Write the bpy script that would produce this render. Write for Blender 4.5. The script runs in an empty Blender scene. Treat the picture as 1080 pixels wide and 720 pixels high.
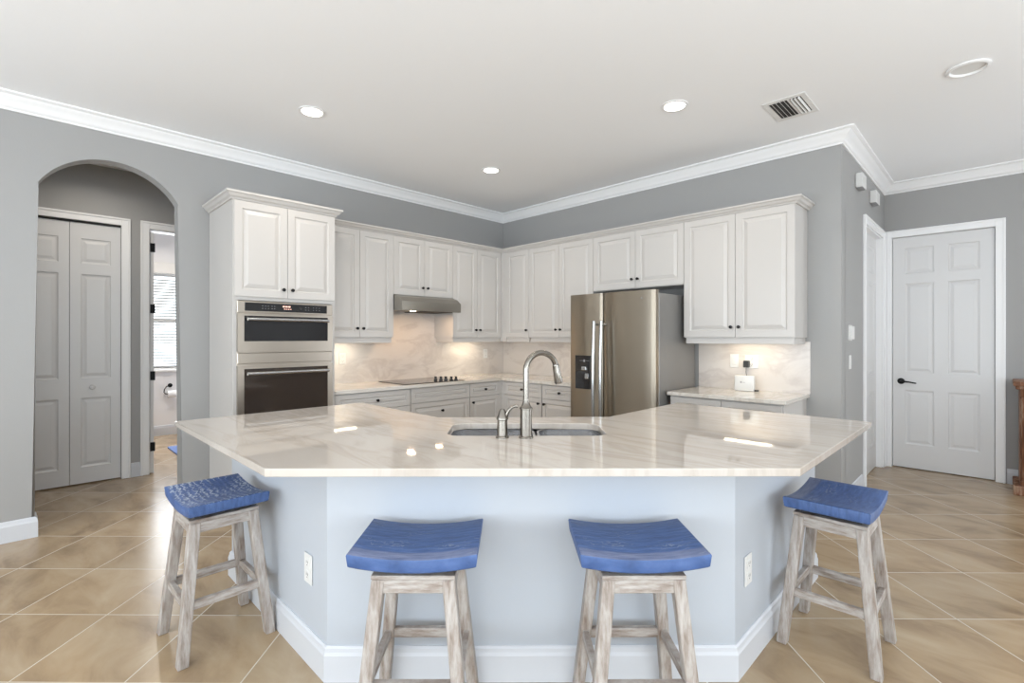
import bpy, bmesh, math, random
from mathutils import Vector, Matrix
random.seed(7)
PI = math.pi
SC = bpy.context.scene
COL = SC.collection

# ------------------------------------------------------------------ camera, world, light
YAW = -0.0029
FW = Vector((-math.cos(PI/4+YAW), -math.sin(PI/4+YAW), 0))
RT = Vector((-math.sin(PI/4+YAW), math.cos(PI/4+YAW), 0))
CAM = Vector((4.6089, 4.7509, 1.3796))
cd = bpy.data.cameras.new('camera'); cam = bpy.data.objects.new('camera', cd); COL.objects.link(cam)
cd.sensor_width = 36; cd.lens = 518.3185/1080*36; cd.shift_y = -(360-355.94)/1080
cd.clip_start = 0.05
M = Matrix((( RT.x, 0, -FW.x), (RT.y, 0, -FW.y), (0, 1, 0))).to_4x4(); M.translation = CAM
cam.matrix_world = M
SC.camera = cam

SC.view_settings.view_transform = 'Standard'
SC.view_settings.look = 'None'
SC.view_settings.gamma = 1
SC.view_settings.use_curve_mapping = False
SC.view_settings.exposure = -0.10
SC.cycles.use_denoising = True
SC.cycles.max_bounces = 10
SC.cycles.diffuse_bounces = 6
SC.cycles.glossy_bounces = 5
SC.cycles.sample_clamp_indirect = 6
SC.cycles.caustics_reflective = False

W = bpy.data.worlds.new('daylight'); SC.world = W; W.use_nodes = True
bgn = W.node_tree.nodes['Background']
bgn.inputs[0].default_value = (0.90, 0.95, 1.0, 1); bgn.inputs[1].default_value = 3.4

def area(name, loc, aim, sx, sy, power, color, spread=PI):
    l = bpy.data.lights.new(name, 'AREA'); l.shape = 'RECTANGLE'; l.size = sx; l.size_y = sy
    l.energy = power; l.color = color; l.spread = spread
    o = bpy.data.objects.new(name, l); COL.objects.link(o); o.location = loc
    o.rotation_euler = Vector(aim).to_track_quat('-Z', 'Y').to_euler()
    return o
DAY = (0.88, 0.94, 1.0)
area('daylight_back', (8.25, 4.6, 1.35), (-1, 0, 1.3), 7.8, 2.2, 300, DAY)
area('daylight_side', (5.2, 8.25, 1.35), (0, -1, 1.3), 6.6, 2.2, 205, DAY)
area('daylight_right', (-1.9, 7.5, 1.45), (1, -.5, .25), 2.0, 2.1, 110, DAY)  # fill lamp added to brighten the right side of the room
area('daylight_bath', (3.0, -3.50, 1.62), (0, 1, -0.25), 0.9, 1.25, 26, (0.9, 0.95, 1.0))

# ------------------------------------------------------------------ materials
def new_mat(name):
    m = bpy.data.materials.new(name); m.use_nodes = True
    return m, m.node_tree, m.node_tree.nodes['Principled BSDF']
def S(v):  # srgb 0-255 -> linear
    return tuple(((c/255)/12.92 if c/255 <= .04045 else ((c/255+.055)/1.055)**2.4) for c in v) + (1,)
def plain(name, col, rough=.5, metal=0, bump=0, bscale=60, var=0, coat=0, spec=None):
    m, t, b = new_mat(name)
    b.inputs['Base Color'].default_value = col
    b.inputs['Roughness'].default_value = rough; b.inputs['Metallic'].default_value = metal
    if coat: b.inputs['Coat Weight'].default_value = coat; b.inputs['Coat Roughness'].default_value = .1
    if spec is not None: b.inputs['Specular IOR Level'].default_value = spec
    tc = t.nodes.new('ShaderNodeTexCoord')
    if bump or var:
        n = t.nodes.new('ShaderNodeTexNoise'); n.inputs['Scale'].default_value = bscale; n.inputs['Detail'].default_value = 4
        t.links.new(tc.outputs['Object'], n.inputs['Vector'])
    if bump:
        bp = t.nodes.new('ShaderNodeBump'); bp.inputs['Strength'].default_value = bump; bp.inputs['Distance'].default_value = .002
        t.links.new(n.outputs['Fac'], bp.inputs['Height']); t.links.new(bp.outputs['Normal'], b.inputs['Normal'])
    if var:
        mx = t.nodes.new('ShaderNodeMixRGB'); mx.inputs['Color1'].default_value = tuple(c*(1-var) for c in col[:3])+(1,)
        mx.inputs['Color2'].default_value = tuple(min(1, c*(1+var)) for c in col[:3])+(1,)
        t.links.new(n.outputs['Fac'], mx.inputs['Fac']); t.links.new(mx.outputs['Color'], b.inputs['Base Color'])
    return m
def emis(name, col, s):
    m, t, b = new_mat(name)
    b.inputs['Base Color'].default_value = col
    b.inputs['Emission Color'].default_value = col; b.inputs['Emission Strength'].default_value = s
    return m
def ramp(t, stops):
    r = t.nodes.new('ShaderNodeValToRGB'); e = r.color_ramp.elements
    e[0].position, e[0].color = stops[0]; e[1].position, e[1].color = stops[-1]
    for p, c in stops[1:-1]:
        k = e.new(p); k.color = c
    return r

M_wall = plain('wall_paint', (0.340, 0.339, 0.336, 1), .55, bump=.15, bscale=90)
M_island = plain('island_paint', (0.475, 0.51, 0.56, 1), .45, bump=.1, bscale=90)
M_ceil = plain('ceiling_paint', (0.915, 0.93, 0.95, 1), .8, bump=.25, bscale=45)
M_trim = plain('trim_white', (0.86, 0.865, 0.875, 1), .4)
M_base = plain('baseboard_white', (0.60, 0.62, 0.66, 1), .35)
M_door = plain('door_white', (0.68, 0.68, 0.685, 1), .35)
M_cab = plain('cabinet_white', (0.555, 0.535, 0.515, 1), .32)
M_black = plain('black_metal', (0.012, 0.012, 0.013, 1), .35, .6)
M_plastic = plain('white_plastic', (0.72, 0.72, 0.71, 1), .3)
M_dark = plain('dark_gap', (0.03, 0.028, 0.026, 1), .6)
M_glassblack = plain('black_glass', (0.018, 0.018, 0.02, 1), .04, spec=.7)
M_ovenglass = plain('oven_glass', (0.03, 0.022, 0.018, 1), .05, spec=.8)
M_cast = plain('cooktop_knob_black', (0.02, 0.02, 0.02, 1), .4)
M_bathwall = plain('bathroom_paint', (0.80, 0.80, 0.82, 1), .6)
M_rug = plain('blue_rug', (0.17, 0.25, 0.52, 1), .95, bump=1, bscale=200, var=.25)
M_paper = plain('tissue_paper', (0.85, 0.85, 0.85, 1), .9)
M_grill = plain('vent_white', (0.78, 0.78, 0.77, 1), .4)
M_lamp = emis('lamp_lens', (1.0, 0.93, 0.82, 1), 8)
M_strip = emis('strip_lens', (1.0, 0.88, 0.70, 1), 3)
M_disp = emis('oven_display', (1.0, 0.55, 0.45, 1), .6)
M_mark = plain('grey_print', (0.30, 0.30, 0.31, 1), .5)
M_ubulb = emis('hood_lamp_lens', (1.0, 0.80, 0.55, 1), 12)

def steel(name, col, rough, aniso=0.0, horizontal=True):
    m, t, b = new_mat(name)
    b.inputs['Base Color'].default_value = col; b.inputs['Metallic'].default_value = 1
    b.inputs['Roughness'].default_value = rough
    tc = t.nodes.new('ShaderNodeTexCoord'); mp = t.nodes.new('ShaderNodeMapping')
    mp.inputs['Scale'].default_value = (1.2, 1.2, 600) if horizontal else (260, 260, 2)
    n = t.nodes.new('ShaderNodeTexNoise'); n.inputs['Scale'].default_value = 3; n.inputs['Detail'].default_value = 3
    t.links.new(tc.outputs['Object'], mp.inputs['Vector']); t.links.new(mp.outputs['Vector'], n.inputs['Vector'])
    mr = t.nodes.new('ShaderNodeMapRange'); mr.inputs['To Min'].default_value = rough*.96; mr.inputs['To Max'].default_value = rough*1.04
    t.links.new(n.outputs['Fac'], mr.inputs['Value']); t.links.new(mr.outputs['Result'], b.inputs['Roughness'])
    if aniso:
        b.inputs['Anisotropic'].default_value = aniso
        b.inputs['Anisotropic Rotation'].default_value = .25
        tg = t.nodes.new('ShaderNodeTangent'); tg.direction_type = 'RADIAL'; tg.axis = 'Z'
        t.links.new(tg.outputs['Tangent'], b.inputs['Tangent'])
    return m
M_steel = steel('brushed_steel', (0.34, 0.30, 0.245, 1), .33, .85)
M_steel2 = steel('oven_steel', (0.42, 0.37, 0.315, 1), .28)
M_hood = steel('hood_steel', (0.36, 0.34, 0.305, 1), .30)
M_chrome = steel('brushed_nickel', (0.25, 0.23, 0.205, 1), .24, horizontal=False)
M_sink = steel('sink_steel', (0.62, 0.62, 0.63, 1), .22)
M_handle = plain('handle_steel', (0.48, 0.49, 0.50, 1), .25, 1)
M_fside = plain('fridge_side_grey', (0.25, 0.245, 0.24, 1), .4, .4)

def stone(name, base, vein, vein2, rough, scale, rot, stretch=(1, 6, 1), veinpos=.56):
    m, t, b = new_mat(name)
    b.inputs['Roughness'].default_value = rough
    g = t.nodes.new('ShaderNodeNewGeometry')
    mp = t.nodes.new('ShaderNodeMapping'); mp.inputs['Rotation'].default_value = rot; mp.inputs['Scale'].default_value = stretch
    t.links.new(g.outputs['Position'], mp.inputs['Vector'])
    n = t.nodes.new('ShaderNodeTexNoise'); n.inputs['Scale'].default_value = scale; n.inputs['Detail'].default_value = 7
    n.inputs['Roughness'].default_value = .6; n.inputs['Distortion'].default_value = .7
    t.links.new(mp.outputs['Vector'], n.inputs['Vector'])
    r = ramp(t, [(.34, base), (.48, base), (veinpos, vein), (veinpos+.07, base), (.76, vein2)])
    t.links.new(n.outputs['Fac'], r.inputs['Fac'])
    n2 = t.nodes.new('ShaderNodeTexNoise'); n2.inputs['Scale'].default_value = scale*.6; n2.inputs['Detail'].default_value = 5
    t.links.new(mp.outputs['Vector'], n2.inputs['Vector'])
    mx = t.nodes.new('ShaderNodeMixRGB'); mx.blend_type = 'MULTIPLY'; mx.inputs['Fac'].default_value = .5
    r2 = ramp(t, [(.3, (.90, .86, .81, 1)), (.6, (1, 1, 1, 1))])
    t.links.new(n2.outputs['Fac'], r2.inputs['Fac'])
    t.links.new(r.outputs['Color'], mx.inputs['Color1']); t.links.new(r2.outputs['Color'], mx.inputs['Color2'])
    t.links.new(mx.outputs['Color'], b.inputs['Base Color'])
    return m
M_counter = stone('polished_quartzite', (.57, .53, .49, 1), (.50, .455, .41, 1), (.52, .475, .43, 1), .035, 1.3, (0, 0, -PI/4-.12), (5, 1, 1))
M_counter2 = stone('counter_quartzite', (.66, .63, .59, 1), (.57, .53, .48, 1), (.60, .56, .51, 1), .08, 1.6, (0, 0, .3), (1, 4, 1))
M_splash = stone('backsplash_quartzite', (.67, .63, .60, 1), (.58, .535, .51, 1), (.56, .52, .50, 1), .22, 1.8, (0, .5, .2), (1, 1, 2.2))

def floor_mat():
    m, t, b = new_mat('travertine_tile_floor')
    g = t.nodes.new('ShaderNodeNewGeometry')
    def dot(v, c):
        d = t.nodes.new('ShaderNodeVectorMath'); d.operation = 'DOT_PRODUCT'
        t.links.new(g.outputs['Position'], d.inputs[0]); d.inputs[1].default_value = v
        a = t.nodes.new('ShaderNodeMath'); a.operation = 'ADD'; a.inputs[1].default_value = c
        t.links.new(d.outputs['Value'], a.inputs[0]); return a
    fw2 = FW + RT*0.0092
    u = dot(RT, -CAM.dot(RT) - 1.248 + .4665*20)
    v = dot(fw2, -CAM.dot(fw2) - 2.43 + .4797*20)
    cmb = t.nodes.new('ShaderNodeCombineXYZ')
    t.links.new(u.outputs[0], cmb.inputs[0]); t.links.new(v.outputs[0], cmb.inputs[1])
    br = t.nodes.new('ShaderNodeTexBrick'); br.offset = 0; br.squash = 1
    br.inputs['Scale'].default_value = 1; br.inputs['Mortar Size'].default_value = .0035; br.inputs['Mortar Smooth'].default_value = .3
    br.inputs['Bias'].default_value = 0; br.inputs['Brick Width'].default_value = .4665; br.inputs['Row Height'].default_value = .4797
    br.inputs['Color1'].default_value = (0, 0, 0, 1); br.inputs['Color2'].default_value = (1, 1, 1, 1)
    t.links.new(cmb.outputs[0], br.inputs['Vector'])
    # per-tile offset of the mottling
    ad = t.nodes.new('ShaderNodeVectorMath'); ad.operation = 'MULTIPLY_ADD'
    t.links.new(br.outputs['Color'], ad.inputs[0]); ad.inputs[1].default_value = (7, 5, 3); t.links.new(g.outputs['Position'], ad.inputs[2])
    n = t.nodes.new('ShaderNodeTexNoise'); n.inputs['Scale'].default_value = 3.0; n.inputs['Detail'].default_value = 7
    n.inputs['Roughness'].default_value = .55; n.inputs['Distortion'].default_value = .5
    mp = t.nodes.new('ShaderNodeMapping'); mp.inputs['Rotation'].default_value = (0, 0, -PI/4); mp.inputs['Scale'].default_value = (1.7, .8, 1)
    t.links.new(ad.outputs[0], mp.inputs['Vector']); t.links.new(mp.outputs[0], n.inputs['Vector'])
    r = ramp(t, [(.28, (.25, .17, .10, 1)), (.5, (.39, .285, .175, 1)), (.72, (.47, .37, .25, 1)), (.9, (.50, .41, .30, 1))])
    t.links.new(n.outputs['Fac'], r.inputs['Fac'])
    tone = t.nodes.new('ShaderNodeMixRGB'); tone.blend_type = 'MULTIPLY'; tone.inputs['Fac'].default_value = 1
    rr = ramp(t, [(0, (.90, .90, .90, 1)), (1, (1.05, 1.04, 1.02, 1))]); t.links.new(br.outputs['Color'], rr.inputs['Fac'])
    t.links.new(r.outputs['Color'], tone.inputs['Color1']); t.links.new(rr.outputs['Color'], tone.inputs['Color2'])
    mx = t.nodes.new('ShaderNodeMixRGB'); mx.inputs['Color2'].default_value = (.62, .55, .45, 1)
    t.links.new(br.outputs['Fac'], mx.inputs['Fac']); t.links.new(tone.outputs['Color'], mx.inputs['Color1'])
    t.links.new(mx.outputs['Color'], b.inputs['Base Color'])
    mr = t.nodes.new('ShaderNodeMapRange'); mr.inputs['To Min'].default_value = .20; mr.inputs['To Max'].default_value = .30
    t.links.new(n.outputs['Fac'], mr.inputs['Value']); t.links.new(mr.outputs[0], b.inputs['Roughness'])
    sb = t.nodes.new('ShaderNodeMath'); sb.operation = 'SUBTRACT'; sb.inputs[0].default_value = 1
    t.links.new(br.outputs['Fac'], sb.inputs[1])
    bp = t.nodes.new('ShaderNodeBump'); bp.inputs['Strength'].default_value = .4; bp.inputs['Distance'].default_value = .003
    t.links.new(sb.outputs[0], bp.inputs['Height']); t.links.new(bp.outputs['Normal'], b.inputs['Normal'])
    return m
M_floor = floor_mat()

def wood(name, c1, c2, c3, stretch, rough=.6, scale=5, bump=.5):
    m, t, b = new_mat(name)
    tc = t.nodes.new('ShaderNodeTexCoord'); mp = t.nodes.new('ShaderNodeMapping'); mp.inputs['Scale'].default_value = stretch
    t.links.new(tc.outputs['Object'], mp.inputs['Vector'])
    n = t.nodes.new('ShaderNodeTexNoise'); n.inputs['Scale'].default_value = scale; n.inputs['Detail'].default_value = 8; n.inputs['Roughness'].default_value = .65
    t.links.new(mp.outputs['Vector'], n.inputs['Vector'])
    r = ramp(t, [(.32, c1), (.5, c2), (.68, c3)]); t.links.new(n.outputs['Fac'], r.inputs['Fac'])
    t.links.new(r.outputs['Color'], b.inputs['Base Color']); b.inputs['Roughness'].default_value = rough
    bp = t.nodes.new('ShaderNodeBump'); bp.inputs['Strength'].default_value = bump; bp.inputs['Distance'].default_value = .002
    t.links.new(n.outputs['Fac'], bp.inputs['Height']); t.links.new(bp.outputs['Normal'], b.inputs['Normal'])
    return m
M_legwood = wood('whitewashed_wood', (.20, .15, .12, 1), (.36, .32, .29, 1), (.50, .475, .455, 1), (9, 9, 1.2))
M_railwood = wood('whitewashed_rail_wood', (.20, .15, .12, 1), (.36, .32, .29, 1), (.50, .475, .455, 1), (2, 2, 12))
M_console = wood('distressed_wood', (.07, .026, .012, 1), (.20, .080, .034, 1), (.50, .38, .28, 1), (8, 8, 1), scale=3)

def seat_mat(name, worn):
    m, t, b = new_mat(name)
    tc = t.nodes.new('ShaderNodeTexCoord')
    mp = t.nodes.new('ShaderNodeMapping'); mp.inputs['Scale'].default_value = (6, 30, 6)
    t.links.new(tc.outputs['Object'], mp.inputs['Vector'])
    n = t.nodes.new('ShaderNodeTexNoise'); n.inputs['Scale'].default_value = 2.4; n.inputs['Detail'].default_value = 6
    t.links.new(mp.outputs['Vector'], n.inputs['Vector'])
    r = ramp(t, [(.3, (.032, .070, .19, 1)), (.55, (.048, .100, .26, 1)), (.75, (.075, .135, .32, 1))])
    t.links.new(n.outputs['Fac'], r.inputs['Fac'])
    w = t.nodes.new('ShaderNodeTexWave'); w.wave_type = 'BANDS'; w.bands_direction = 'Y'; w.inputs['Scale'].default_value = 14
    w.inputs['Distortion'].default_value = 9; w.inputs['Detail'].default_value = 3; w.inputs['Detail Scale'].default_value = 2.5
    t.links.new(tc.outputs['Object'], w.inputs['Vector'])
    n3 = t.nodes.new('ShaderNodeTexNoise'); n3.inputs['Scale'].default_value = 9; t.links.new(tc.outputs['Object'], n3.inputs['Vector'])
    ml = t.nodes.new('ShaderNodeMath'); ml.operation = 'MULTIPLY'
    t.links.new(w.outputs['Fac'], ml.inputs[0]); t.links.new(n3.outputs['Fac'], ml.inputs[1])
    th = ramp(t, [(.36 if worn else .55, (0, 0, 0, 1)), (.52 if worn else .72, (1, 1, 1, 1))])
    t.links.new(ml.outputs[0], th.inputs['Fac'])
    if worn:
        w.inputs['Scale'].default_value = 12; w.inputs['Distortion'].default_value = 7; w.inputs['Detail Scale'].default_value = 4
        n3.inputs['Scale'].default_value = 6
    nz = t.nodes.new('ShaderNodeNewGeometry'); sx = t.nodes.new('ShaderNodeSeparateXYZ'); t.links.new(nz.outputs['Normal'], sx.inputs[0])
    up = t.nodes.new('ShaderNodeMath'); up.operation = 'GREATER_THAN'; up.inputs[1].default_value = .6; t.links.new(sx.outputs['Z'], up.inputs[0])
    wr = t.nodes.new('ShaderNodeMath'); wr.operation = 'MULTIPLY'; t.links.new(up.outputs[0], wr.inputs[0]); t.links.new(th.outputs['Color'], wr.inputs[1])
    w2 = t.nodes.new('ShaderNodeMath'); w2.operation = 'MULTIPLY'; w2.inputs[1].default_value = .8; t.links.new(wr.outputs[0], w2.inputs[0])
    mx = t.nodes.new('ShaderNodeMixRGB'); mx.inputs['Color2'].default_value = (.45, .50, .58, 1) if worn else (.26, .29, .36, 1)
    t.links.new(w2.outputs[0], mx.inputs['Fac']); t.links.new(r.outputs['Color'], mx.inputs['Color1'])
    so = t.nodes.new('ShaderNodeSeparateXYZ'); t.links.new(tc.outputs['Object'], so.inputs[0])
    ed = t.nodes.new('ShaderNodeMapRange'); ed.inputs['From Min'].default_value = -.112; ed.inputs['From Max'].default_value = -.100
    ed.inputs['To Min'].default_value = .65; ed.inputs['To Max'].default_value = 0; t.links.new(so.outputs['Y'], ed.inputs['Value'])
    eu = t.nodes.new('ShaderNodeMath'); eu.operation = 'MULTIPLY'; t.links.new(ed.outputs[0], eu.inputs[0]); t.links.new(up.outputs[0], eu.inputs[1])
    en = t.nodes.new('ShaderNodeMath'); en.operation = 'MULTIPLY'; t.links.new(eu.outputs[0], en.inputs[0]); t.links.new(n.outputs['Fac'], en.inputs[1])
    mw = t.nodes.new('ShaderNodeMixRGB'); mw.inputs['Color2'].default_value = (.30, .29, .31, 1)
    t.links.new(en.outputs[0] if not worn else wr.outputs[0], mw.inputs['Fac']) if not worn else mw.inputs['Fac'].__setattr__('default_value', 0)
    t.links.new(mx.outputs['Color'], mw.inputs['Color1'])
    t.links.new(mw.outputs['Color'], b.inputs['Base Color']); b.inputs['Roughness'].default_value = .5
    bp = t.nodes.new('ShaderNodeBump'); bp.inputs['Strength'].default_value = .3 if worn else .15; bp.inputs['Distance'].default_value = .003
    t.links.new(w.outputs['Fac'], bp.inputs['Height']); t.links.new(bp.outputs['Normal'], b.inputs['Normal'])
    return m
M_seat = seat_mat('blue_painted_seat', False)
M_seatworn = seat_mat('blue_painted_seat_scraped', True)

def pane_mat():
    m = bpy.data.materials.new('window_glass'); m.use_nodes = True; t = m.node_tree
    t.nodes.clear()
    o = t.nodes.new('ShaderNodeOutputMaterial'); tr = t.nodes.new('ShaderNodeBsdfTransparent'); gl = t.nodes.new('ShaderNodeBsdfGlossy')
    tr.inputs[0].default_value = (.94, .97, .97, 1); gl.inputs['Roughness'].default_value = .02
    fr = t.nodes.new('ShaderNodeFresnel'); mx = t.nodes.new('ShaderNodeMixShader')
    t.links.new(fr.outputs[0], mx.inputs[0]); t.links.new(tr.outputs[0], mx.inputs[1]); t.links.new(gl.outputs[0], mx.inputs[2])
    t.links.new(mx.outputs[0], o.inputs[0]); return m
M_pane = pane_mat()

# ------------------------------------------------------------------ helpers
def link(name, bm, mat, parent=None, smooth=None, loc=None):
    me = bpy.data.meshes.new(name)
    bmesh.ops.recalc_face_normals(bm, faces=bm.faces[:])
    bm.to_mesh(me); bm.free()
    me.materials.append(mat)
    if smooth is not None:
        for p in me.polygons: p.use_smooth = True
        me.set_sharp_from_angle(angle=math.radians(smooth))
    o = bpy.data.objects.new(name, me); COL.objects.link(o)
    if parent: o.parent = parent
    if loc is not None: o.location = loc
    return o
def empty(name, label=None, cat=None, loc=(0, 0, 0), rz=0, group=None, kind=None):
    o = bpy.data.objects.new(name, None); COL.objects.link(o); o.empty_display_size = .1
    o.location = loc; o.rotation_euler = (0, 0, rz); tag(o, label, cat, group, kind); return o
def tag(o, label=None, cat=None, group=None, kind=None):
    if label: o['label'] = label
    if cat: o['category'] = cat
    if group: o['group'] = group
    if kind: o['kind'] = kind
    return o
def struct(o): o['kind'] = 'structure'; return o
def copy_tree(o, parent=None):
    c = o.copy(); COL.objects.link(c)
    if parent: c.parent = parent
    for ch in [x for x in bpy.data.objects if x.parent == o]: copy_tree(ch, c)
    return c
def box(bm, x0, x1, y0, y1, z0, z1, bev=0, seg=1):
    r = bmesh.ops.create_cube(bm, size=1)
    vs = r['verts']
    for v in vs:
        v.co = Vector(((x0+x1)/2+v.co.x*(x1-x0), (y0+y1)/2+v.co.y*(y1-y0), (z0+z1)/2+v.co.z*(z1-z0)))
    if bev:
        es = list({e for v in vs for e in v.link_edges})
        bmesh.ops.bevel(bm, geom=es, offset=bev, segments=seg, affect='EDGES', profile=.5)
    return bm
def B(x0, x1, y0, y1, z0, z1, bev=0, seg=1): return box(bmesh.new(), x0, x1, y0, y1, z0, z1, bev, seg)
def prism(bm, pts, z0, z1, axis='z', bev=0):
    """polygon pts extruded; axis z: pts=(x,y); axis y: pts=(x,z) extruded y z0..z1; axis x: pts=(y,z)"""
    f = {'z': lambda a, b, c: (a, b, c), 'y': lambda a, b, c: (a, c, b), 'x': lambda a, b, c: (c, a, b)}[axis]
    v0 = [bm.verts.new(f(a, b, z0)) for a, b in pts]; v1 = [bm.verts.new(f(a, b, z1)) for a, b in pts]
    n = len(pts); bm.faces.new(v0); bm.faces.new(v1)
    for i in range(n): bm.faces.new((v0[i], v0[(i+1) % n], v1[(i+1) % n], v1[i]))
    if bev:
        bm.normal_update()
        bmesh.ops.bevel(bm, geom=bm.edges[:], offset=bev, segments=2, affect='EDGES', profile=.5)
    return bm
def lathe(bm, prof, cx=0, cy=0, n=24, z0=0):
    rings = []
    for r, z in prof:
        if r < 1e-6: rings.append([bm.verts.new((cx, cy, z0+z))])
        else: rings.append([bm.verts.new((cx+r*math.cos(2*PI*i/n), cy+r*math.sin(2*PI*i/n), z0+z)) for i in range(n)])
    for a, b in zip(rings[:-1], rings[1:]):
        for i in range(n):
            j = (i+1) % n
            if len(a) == 1 and len(b) == 1: continue
            if len(a) == 1: bm.faces.new((a[0], b[i], b[j]))
            elif len(b) == 1: bm.faces.new((a[i], a[j], b[0]))
            else: bm.faces.new((a[i], a[j], b[j], b[i]))
    if len(rings[0]) > 1: bm.faces.new(rings[0])
    if len(rings[-1]) > 1: bm.faces.new(rings[-1])
    return bm
def tube(bm, pts, rad, n=14):
    pts = [Vector(p) for p in pts]; R = rad if isinstance(rad, (list, tuple)) else [rad]*len(pts)
    up = None; rings = []
    for i, p in enumerate(pts):
        d = (pts[min(i+1, len(pts)-1)] - pts[max(i-1, 0)]).normalized()
        if up is None: up = d.orthogonal().normalized()
        up = (up - d*up.dot(d)).normalized(); s = d.cross(up)
        rings.append([bm.verts.new(p + up*math.cos(2*PI*k/n)*R[i] + s*math.sin(2*PI*k/n)*R[i]) for k in range(n)])
    for a, b in zip(rings[:-1], rings[1:]):
        for k in range(n): bm.faces.new((a[k], a[(k+1) % n], b[(k+1) % n], b[k]))
    bm.faces.new(rings[0]); bm.faces.new(rings[-1]); return bm
def bar(bm, p0, p1, w0, d0, w1=None, d1=None, bev=.003):
    """square-section leg with horizontal end cuts"""
    w1 = w1 or w0; d1 = d1 or d0
    vs = []
    for p, w, d in ((p0, w0, d0), (p1, w1, d1)):
        for sx, sy in ((-1, -1), (1, -1), (1, 1), (-1, 1)):
            vs.append(bm.verts.new((p[0]+sx*w/2, p[1]+sy*d/2, p[2])))
    fs = [bm.faces.new(vs[0:4]), bm.faces.new(vs[4:8])]
    for i in range(4): fs.append(bm.faces.new((vs[i], vs[(i+1) % 4], vs[4+(i+1) % 4], vs[4+i])))
    if bev:
        es = list({e for f in fs for e in f.edges})
        bmesh.ops.bevel(bm, geom=es, offset=bev, segments=2, affect='EDGES', profile=.5)
    return bm
def sweep(bm, path, prof, z, side=1, closed=False):
    """path: 2D pts; prof: (offset, dz); side=1 offsets to the right of travel"""
    n = len(path); P = [Vector((p[0], p[1])) for p in path]; rings = []
    def nrm(a, b):
        d = (b-a).normalized(); return Vector((d.y, -d.x))*side
    for i in range(n):
        if closed: n0, n1 = nrm(P[i-1], P[i]), nrm(P[i], P[(i+1) % n])
        else:
            n0 = nrm(P[i-1], P[i]) if i > 0 else nrm(P[0], P[1]); n1 = nrm(P[i], P[i+1]) if i < n-1 else n0
        m = (n0+n1).normalized(); k = 1/max(.2, m.dot(n0))
        rings.append([bm.verts.new((P[i].x+m.x*k*o, P[i].y+m.y*k*o, z+dz)) for o, dz in prof])
    L = len(prof)
    pairs = list(zip(range(n-1), range(1, n))) + ([(n-1, 0)] if closed else [])
    for a, b in pairs:
        for k in range(L):
            bm.faces.new((rings[a][k], rings[a][(k+1) % L], rings[b][(k+1) % L], rings[b][k]))
    if not closed: bm.faces.new(rings[0]); bm.faces.new(rings[-1])
    return bm
def rrect(x0, x1, y0, y1, r, n=5):
    pts = []
    for cx, cy, a in ((x1-r, y1-r, 0), (x0+r, y1-r, 90), (x0+r, y0+r, 180), (x1-r, y0+r, 270)):
        for k in range(n+1):
            t = math.radians(a+90*k/n); pts.append((cx+r*math.cos(t), cy+r*math.sin(t)))
    return pts
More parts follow.
